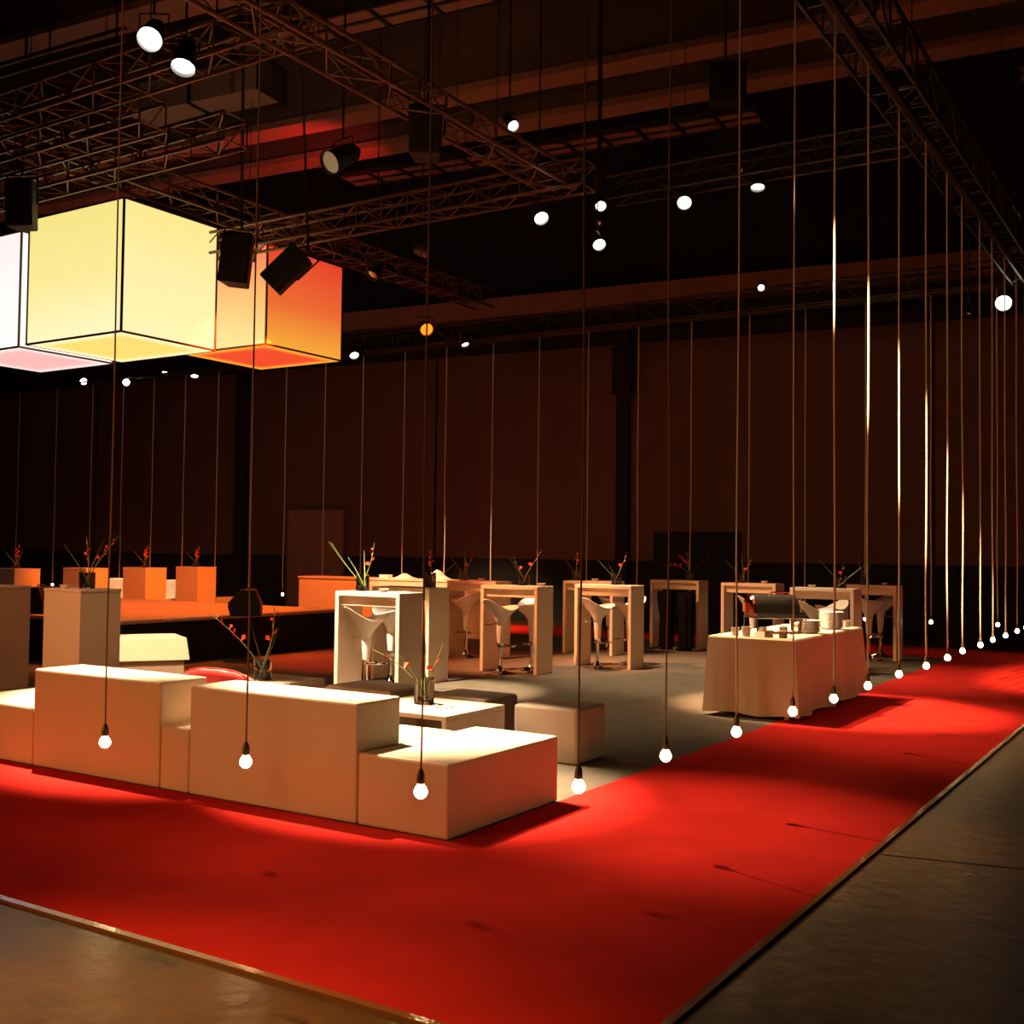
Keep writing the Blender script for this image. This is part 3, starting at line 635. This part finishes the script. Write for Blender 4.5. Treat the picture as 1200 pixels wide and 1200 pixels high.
# dishes and papers on the tables
def dish(i, fx, fy, label):
    x, y, _ = BT[i]; t = thing('candle_dish', label, 'dish', (x+.39*fx, y+.84*fy, 1.101), 0, 'small white dishes')
    MB().lathe([(.03, 0), (.034, .003), (.055, .035), (.051, .035), (.03, .008)], 18).build('dish_body', m_porc, t, smooth=True)
    MB().lathe([(.018, .004), (.018, .022), (.004, .024)], 12).build('candle', m_paper, t, smooth=True)
dish(2, .5, .45, 'small white dish on the table in front of the orange counter')
dish(3, .6, .10, 'small white dish at the right end of the peach-lit table')
dish(4, .4, .45, 'small white dish above the table casting a black shadow, between two vases')
dish(7, .5, .28, 'small white dish on the table behind the chafing dish')
dish(8, .5, .72, 'small white dish on the left of the shaded table behind the buffet')
dish(9, .5, .25, 'small white dish at the right end of the rightmost bar table')
dish(0, .3, .35, 'small white dish in the middle of the nearest bar table')
p = at(75, 689, 1.1); t = thing('candle_dish', 'small white dish at the left end of the tall plinth', 'dish', (7.3, 10.03, 1.101), 0, 'small white dishes')
MB().lathe([(.03, 0), (.034, .003), (.055, .035), (.051, .035), (.03, .008)], 18).build('dish_body', m_porc, t, smooth=True); MB().lathe([(.018, .004), (.018, .022), (.004, .024)], 12).build('candle', m_paper, t)
for x, y, z, l in ((9.12, 7.10, 1.1, 'white menu card lying on the right end of the nearest bar table'), (6.86, 4.66, .4, 'white card lying on the low white table right of its vase')):
    t = thing('menu_card', l, 'card', (x, y, z+.001), .4); MB().box(-.10, .10, -.07, .07, 0, .004).build('cover', m_paper, t); MB().box(-.09, .09, -.06, .06, .004, .006).build('inner_sheet', m_paper, t)
t = thing('petal_scatter', 'scatter of small white petals on the low white table', 'petals', (6.62, 4.80, .401)); m = MB(); rr = random.Random(3)
for i in range(26): m.ball((rr.uniform(-.1, .1), rr.uniform(-.12, .06), .006), .012, .009, .005, 6, 3)
m.build('petals', m_paper, t, kind='stuff')

# ------------------------------------------------------------------ trusses
def truss(label, a, b_, w_=.36, h=.32, step=.45, r=.024, mt=None, batten=False):
    mt = mt or m_alu
    a, b_ = Vector(a), Vector(b_); mid = (a+b_)/2; t = thing('lighting_truss', label, 'truss', mid)
    d = (b_-a).normalized(); s = Vector((-d.y, d.x, 0)); u = Vector((0, 0, 1)); L = (b_-a).length; a -= mid; b_ -= mid
    cs = [s*w_/2, -s*w_/2, s*w_/2+u*h, -s*w_/2+u*h]
    nb = int(L/.3)
    for c in cs: m = MB(); m.tube([a.lerp(b_, i_/nb)+c for i_ in range(nb+1)], r, 6); m.build('chord', mt, t, smooth=True)
    k = max(2, int(L/step)); m = MB()
    def bar(p, q, rr=.011): m.tube([p, q], rr, 5)
    for i in range(k):
        p, q = a+d*(L*i/k), a+d*(L*(i+1)/k)
        c0, c1, c2, c3 = cs
        if i % 2: c0, c1, c2, c3 = c1, c0, c3, c2
        bar(p+cs[0], p+cs[2]); bar(p+cs[1], p+cs[3]); bar(p+cs[0], p+cs[1]); bar(p+cs[2], p+cs[3])
        bar(p+c0, q+c1); bar(p+c2, q+c3)
        if i % 2: bar(p+cs[0], q+cs[2]); bar(p+cs[1], q+cs[3])
        else: bar(p+cs[2], q+cs[0]); bar(p+cs[3], q+cs[1])
    m.build('lacing', mt, t, kind='stuff')
    if batten: m = MB(); nb = int(L/.2); m.tube([a.lerp(b_, .01+.98*i_/nb) for i_ in range(nb+1)], .05, 8); m.build('batten', mt, t)
    nn = max(2, int(L/6)+1)
    for i in range(nn):
        p = a+d*(L*(i+.5)/nn)+u*h; m = MB(); m.tube([p, p+u*(11.57-mid.z-h)], .006, 5); m.build('hoist_cable', m_black, t)
    return t
truss('long diagonal truss at top centre, coming down from the top edge toward the middle', (6.3, 7.2, 6.2), (12.5, 7.2, 6.2), .42, .22)
truss('truss crossing behind the end of the long diagonal truss, over the bar tables', (12.3, 6.7, 6.12), (12.3, 19, 6.12))
truss('truss running over the glowing cubes from the left edge', (6.0, 13.15, 6.66), (19.6, 13.15, 6.66), .45, .34)
truss('upper left truss rising to the long diagonal truss, above the two short ones', (7.85, 7.5, 6.45), (7.85, 20, 6.45))
truss('short truss ending in open tubes above the yellow cube, upper of two', (8.25, 10.0, 6.2), (8.25, 19, 6.2))
truss('short truss ending in open tubes above the yellow cube, lower of two', (9.1, 9.6, 6.2), (9.1, 19, 6.2))
truss('dark truss above the row of bulbs on the right side', (3.0, 2.4, 5.6), (18.3, 2.4, 5.6), .4, .4, mt=m_trussdim, batten=True)
truss('dark truss in front of the back wall above the far row of bulbs', (18.65, 1.8, 5.75), (18.65, 30, 5.75), .4, .34, mt=m_trussdim, batten=True)
truss('truss above the nearest row of bulbs in front of the sofas', (3.95, 2.2, 5.6), (3.95, 16, 5.6), .4, .4, mt=m_trussdim, batten=True)
truss('faint truss between the bar tables and the right walkway, high up', (13.5, 2.7, 6.3), (13.5, 7.0, 6.3), .36, .3, mt=m_trussdim)
# lighting bar at top left
p0, p1 = at(-40, 88, 7.6), at(147, 33, 7.6); t = thing('lighting_bar', 'bright double pipe at the top left corner', 'pipe', (p0+p1)/2)
for dz in (0, -.14): m = MB(); m.tube([p0-t.location+Vector((0, 0, dz)), p1-t.location+Vector((0, 0, dz))], .03); m.build('pipe', m_alu, t, smooth=True)
m = MB(); [m.tube([(p0.lerp(p1, u)-t.location)+Vector((0, 0, -.14)), (p0.lerp(p1, u)-t.location)+Vector((0, 0, 4.0))], .012, 6) for u in (.2, .55, .95)]; m.build('hanger', m_black, t)

# ------------------------------------------------------------------ spotlights
def par(label, p, aim, diam=.2, m=m_lens, topz=6.2, length=.3, name='par_spotlight'):
    p = Vector(p); t = thing(name, label, 'spotlight', p, 0, None)
    d = (Vector(aim)-p).normalized(); s = d.cross(Vector((0, 0, 1))).normalized(); u = s.cross(d); r = diam/2
    def ring(z, rr, n_=20): return [d*z+(s*math.cos(2*pi*k/n_)+u*math.sin(2*pi*k/n_))*rr for k in range(n_)]
    MB().rings([ring(-length, r*.45), ring(-length*.85, r*.8), ring(-.02, r*1.02), ring(.03, r*1.12), ring(.03, r*1.02), ring(-.015, r*.98)]).build('can', m_black, t, smooth=True); cn = COL.objects[-1]
    MB().rings([ring(-.012, r*.97), ring(.0, r*.9), ring(.006, r*.5)]).build('lens', m, cn, smooth=True)
    mm = MB(); q = -d*length*.45
    mm.tube([q+s*r*1.15, q+s*r*1.25+Vector((0, 0, r*1.6)), q-s*r*1.25+Vector((0, 0, r*1.6)), q-s*r*1.15], .010, 6); mm.build('yoke', m_black, t)
    mm = MB(); mm.tube([q+Vector((0, 0, r*1.6)), q+Vector((0, 0, max(r*1.8, topz-p.z)))], .012, 6); mm.build('drop_pipe', m_black, t)
    return t
CAMV = Vector((0, 0, 1.0))
def toward(p, k, down=3.0, side=0):   # aim into the set, roughly facing the camera
    p = Vector(p); v = (CC-p); v.z = 0; v.normalize(); return p+v*k+Vector((0, 0, -down))+CR*side
def pc(label, p, k, down, side=0, **kw): return par(label, p, toward(p, k, down, side), **kw)
UP = 11.57
pc('bright spotlight at upper left, upper of the two big ones', at(176, 45, 6.15), 3.2, 3.0, -1, diam=.22, topz=6.45)
pc('bright spotlight at upper left, lower of the two big ones', at(215, 77, 6.1), 1.4, 3.0, -.5, diam=.22, topz=UP)
pc('spotlight on a slanted arm below the end of the long diagonal truss', onX(634, 255, 12.4), 3.0, 3.0, 1, diam=.18, topz=UP)
pc('spotlight right of centre on a slanted arm, lower of a pair', onX(702, 286, 13.5), 3.0, 3.0, .8, diam=.17, topz=UP)
pc('small spotlight right of centre, upper of a pair', onX(704, 241, 14.3), 3.0, 2.5, .2, diam=.15, topz=UP)
pc('spotlight alone against the black, between two cords right of centre', onX(802, 237, 13.5), 3.0, 2.5, diam=.18, topz=6.3)
pc('spotlight seen nearly edge-on at upper right', onX(888, 218, 13.5), 1.0, 3.0, diam=.17, topz=6.3)
pc('round bright spotlight at the far right', onX(1176, 355, 18.2), 4.5, 2.0, diam=.23, topz=UP)
pc('glowing orange-red spotlight in the middle below the trusses', onX(500, 386, 18.3), 3.2, 2.0, .8, diam=.26, m=m_lenso, topz=5.75)
pc('tiny white spotlight right of the orange-red one', onX(545, 403, 18.4), 1.0, 2.5, .8, diam=.15, topz=5.75)
pc('small white spotlight just right of the orange cube', onX(415, 416, 18.4), 2.0, 2.5, .6, diam=.19, topz=5.75)
pc('tiny white spotlight below the yellow cube, leftmost', onX(98, 447, 18.5), 4, 1.0, diam=.17, topz=5.75)
pc('tiny white spotlight below the yellow cube, second from left', onX(148, 448, 18.5), 4, 1.0, diam=.17, topz=5.75)
pc('tiny white spotlight below the right corner of the yellow cube, lower', onX(228, 440, 18.5), 1, 2.5, diam=.18, topz=5.75)
pc('tiny white spotlight below the yellow cube, third from left', onX(193, 436, 18.5), 1, 2.5, diam=.15, topz=5.75)
pc('tiny white spotlight on the far truss above the chafing dish', onX(892, 337, 18.4), 3, 1.5, diam=.11, topz=5.75)
pc('theatre spotlight with a glinting lens beside the upper part of the long truss', at(388, 190, 5.9), 2.0, 1.6, -2, diam=.26, topz=UP, m=mat('dim_lens', (.25, .15, .07), .15, emit=(1, .7, .35), estr=.2), length=.45)
pc('theatre spotlight with a glinting lens above the truss end', onX(601, 147, 12.0), 2.0, 2.0, 1, diam=.14, topz=UP)
pc('unlit theatre lamp with a glinting rim in the dark left of centre', onX(500, 295, 14.0), 2.0, 1.0, 1.5, diam=.22, topz=UP, m=m_steel)
pc('unlit hanging lamp right of the orange cube', onX(437, 322, 14.5), 1.5, 2.5, -1.5, diam=.2, topz=UP, m=m_steel)
for px, py, X, l in ((868, 200, 15.5, 'faint glinting lamp between two cords at upper right'), (702, 262, 14.5, 'tiny glinting lamp between the pair of spotlights right of centre'), (1135, 368, 18.3, 'small glinting lamp left of the far right spotlight')):
    pc(l, onX(px, py, X), 2, 2, diam=.09, topz=UP, m=m_steel)

# hanging loudspeakers
def speaker(label, px, py, D, w_, h, d_, tilt, top, yaw=0):
    p = deep(px, py, D); t = thing('hanging_speaker', label, 'speaker', p)
    t.rotation_euler = (0, tilt, R_+yaw)
    pr = [(-w_/2, -d_/2), (w_/2, -d_/2), (w_*.36, d_/2), (-w_*.36, d_/2)]
    MB().rings([[(x, y, -h/2) for x, y in pr], [(x, y, h/2) for x, y in pr]]).build('cabinet', m_blackm, t, bevel=.02)
    MB().box(-w_*.44, w_*.44, -d_/2-.014, -d_/2, -h*.45, h*.45).build('grille', m_black, t, bevel=.006)
    m = MB(); m.tube([(-w_*.52, 0, .0), (-w_*.56, 0, h*.62), (w_*.56, 0, h*.62), (w_*.52, 0, 0)], .016, 6); m.build('bracket', m_black, t)
    inv = Matrix.Rotation(R_+yaw, 3, 'Z') @ Matrix.Rotation(tilt, 3, 'Y')
    v = inv.inverted() @ Vector((0, 0, top-p.z)); m = MB(); m.tube([(0, 0, h*.62), v], .018, 6); m.build('hanging_pipe', m_black, t)
speaker('black loudspeaker hanging upright between the yellow and orange cubes', 279, 305, 15.6, .42, .70, .4, .1, UP)
speaker('black loudspeaker tilted over the orange cube', 337, 317, 16.0, .38, .66, .38, .78, UP)
speaker('black loudspeaker at the left edge in front of the pink cube', 27, 240, 14.0, .34, .60, .3, -.05, UP)
speaker('big black loudspeaker hanging under the long diagonal truss', 500, 158, 12.2, .36, .52, .36, .02, UP)
speaker('dark loudspeaker against the pale ceiling beams at upper right', 850, 100, 15.0, .5, .5, .4, 0, UP)

# ------------------------------------------------------------------ glowing cubes
def cube(label, x0, x1, y0, y1, z0, z1, m_side, m_side2, m_bot, fm):
    t = thing('light_cube', label, 'lantern', ((x0+x1)/2, (y0+y1)/2, z0)); T = t.location
    e = .012
    def pn(nm, a, b_, c, d_, e_, f_, mm): MB().box(a-T.x, b_-T.x, c-T.y, d_-T.y, e_-T.z, f_-T.z).build(nm, mm, t)
    pn('side_panel', x0, x0+e, y0+e, y1-e, z0+.03, z1-.02, m_side)
    pn('side_panel', x1-e, x1, y0+e, y1-e, z0+.03, z1-.02, m_side)
    pn('side_panel', x0+e, x1-e, y0, y0+e, z0+.03, z1-.02, m_side2)
    pn('side_panel', x0+e, x1-e, y1-e, y1, z0+.03, z1-.02, m_side2)
    pn('bottom_panel', x0+e, x1-e, y0+e, y1-e, z0+.004, z0+.012, m_bot)
    pn('top_panel', x0+e, x1-e, y0+e, y1-e, z1-.02, z1-.01, m_ceil)
    m = MB(); r = .014
    for a, b_ in ((x0, y0), (x1, y0), (x0, y1), (x1, y1)): m.box(a-r-T.x, a+r-T.x, b_-r-T.y, b_+r-T.y, 0, z1-z0)
    for z in (0, z1-z0-2*r):
        for y in (y0, y1): m.box(x0+r-T.x, x1-r-T.x, y-r-T.y, y+r-T.y, z, z+2*r)
        for x in (x0, x1): m.box(x-r-T.x, x+r-T.x, y0+r-T.y, y1-r-T.y, z, z+2*r)
    m.build('frame', fm, t)
    m = MB()
    for a, b_ in ((x0+.2, y0+.15), (x1-.2, y0+.15)): m.tube([(a-T.x, b_-T.y, z1-z0-.02), (a-T.x, b_-T.y, 7.0-z0)], .006, 5)
    m.build('hanging_cable', m_black, t)
m_fr = mat('dark_red_frame', (.10, .02, .012), .5)
YL = (1.0, .87, .36); H = 1.97
cube('glowing yellow fabric cube hanging above the stage', 10.5, 12.27, 13.3, 15.5, 4.6, 6.56,
     lantern_mat('yellow_fabric_left', (.97, .84, .33), (1, .95, .55), (.93, .78, .24), 1.0, 0, H), lantern_mat('yellow_fabric_right', (.97, .87, .40), (1, .92, .46), (.94, .80, .27), 1.0, 0, H),
     bottom_mat('yellow_bottom', (1, .66, .16), (1, .92, .5), 1.1), m_fr)
cube('glowing orange fabric cube hanging behind the tilted loudspeaker', 13.44, 15.32, 13.37, 15.35, 4.9, 6.62,
     lantern_mat('orange_fabric_left', (.95, .40, .12), (1, .66, .26), (.80, .10, .05), .95, 0, 1.72), lantern_mat('orange_fabric_right', (.85, .14, .03), (.95, .42, .04), (.80, .04, .02), .95, 0, 1.72),
     bottom_mat('orange_bottom', (.80, .055, .02), (1, .42, .03), 1.0), m_fr)
cube('glowing pinkish white fabric cube at the left edge behind the yellow one', 10.9, 12.7, 16.3, 18.3, 4.7, 6.6,
     lantern_mat('pink_fabric_left', (1, .93, .90), (1, .97, .94), (1, .84, .82), 1.05, 0, 1.9), lantern_mat('pink_fabric_right', (1, .93, .90), (1, .97, .94), (1, .84, .82), 1.05, 0, 1.9),
     bottom_mat('pink_bottom', (1, .5, .48), (1, .9, .85), 1.0), m_fr)

# ------------------------------------------------------------------ bulbs on cords
mesh_bulb = mesh_sock = None
def pendant(label, p, topz, r=.006, sway=.02, group=None, first=[], cm=None):
    p = Vector(p); t = thing('pendant_bulb', label, 'light bulb', p, 0, group)
    if not first:
        b_ = MB().lathe([(.001, -.030), (.012, -.0275), (.022, -.020), (.029, -.008), (.030, .003), (.026, .015), (.018, .028), (.014, .036), (.001, .037)], 18).build('bulb', m_bulb, t, smooth='all')
        s = MB().lathe([(.015, .034), (.017, .036), (.019, .05), (.017, .075), (.010, .092), (.006, .10)], 14).build('socket', m_socket, t, smooth=True)
        first += [b_, s]
    else:
        for o in first: c = o.copy(); COL.objects.link(c); c.parent = t
    L = topz-p.z; pts = []; rr = random.Random(int(p.x*50+p.y*77)); ph, am = rr.random()*6, sway*(.5+rr.random())
    for i in range(17):
        z = .095+(L-.095)*i/16; u = z/L; k = min(1, (z-.095)*1.2)*(1-u)
        pts.append((am*k*math.sin(ph+z*2.2), am*k*math.cos(ph*1.3+z*1.7), z))
    m = MB(); m.tube(pts, r, 6); m.build('cord', cm or m_cord, t, smooth='all')
    return t
ORD = ['first', 'second', 'third', 'fourth', 'fifth', 'sixth', 'seventh', 'eighth', 'ninth', 'tenth', 'eleventh', 'twelfth', 'thirteenth', 'fourteenth', 'fifteenth', 'sixteenth', 'seventeenth', 'eighteenth', 'nineteenth', 'twentieth', 'twenty-first', 'twenty-second', 'twenty-third', 'twenty-fourth', 'twenty-fifth']
BZ = .49
for (x, y), l in zip(((493, 928), (288, 893), (123, 870)), ('in front of the corner pouf', 'in front of the sofa with the red cushion', 'in front of the left sofa back, leftmost near bulb')):
    pendant('glowing bare bulb on cord hanging '+l, at(x, y, BZ), 5.62, .0045, .008, cm=m_corddim)
for i, (x, y) in enumerate(((678, 922), (780, 886), (863, 858), (929, 834), (977, 819), (1017, 804), (1053.5, 790.5), (1085.5, 780.5), (1110.5, 771), (1128, 763), (1149, 756), (1163.5, 750), (1178.5, 745), (1192, 739.5), (1202, 735.5))):
    pendant('glowing bare bulb on pale cord, %s from near end of right-hand row' % ORD[i], at(x, y, BZ), 5.62, .0050 if i < 2 else (.0062 if i < 4 else .0085), .008, cm=m_corddim if i < 2 else m_cord)
FR = [17, 61, 103, 139, 175, 212, 251, 291, 331, 377, 421.5, 470.5, 519.5, 574.5, 629, 687, 746, 808.5, 877, 943, 1014, 1091, 1169]
for i, x in enumerate(FR):
    q = onX(x, 700, 18.65); pendant('bare bulb on cord in the far row, %s from its right end' % ORD[len(FR)-1-i], (18.65, q.y, BZ), 5.77, .0100, .008)
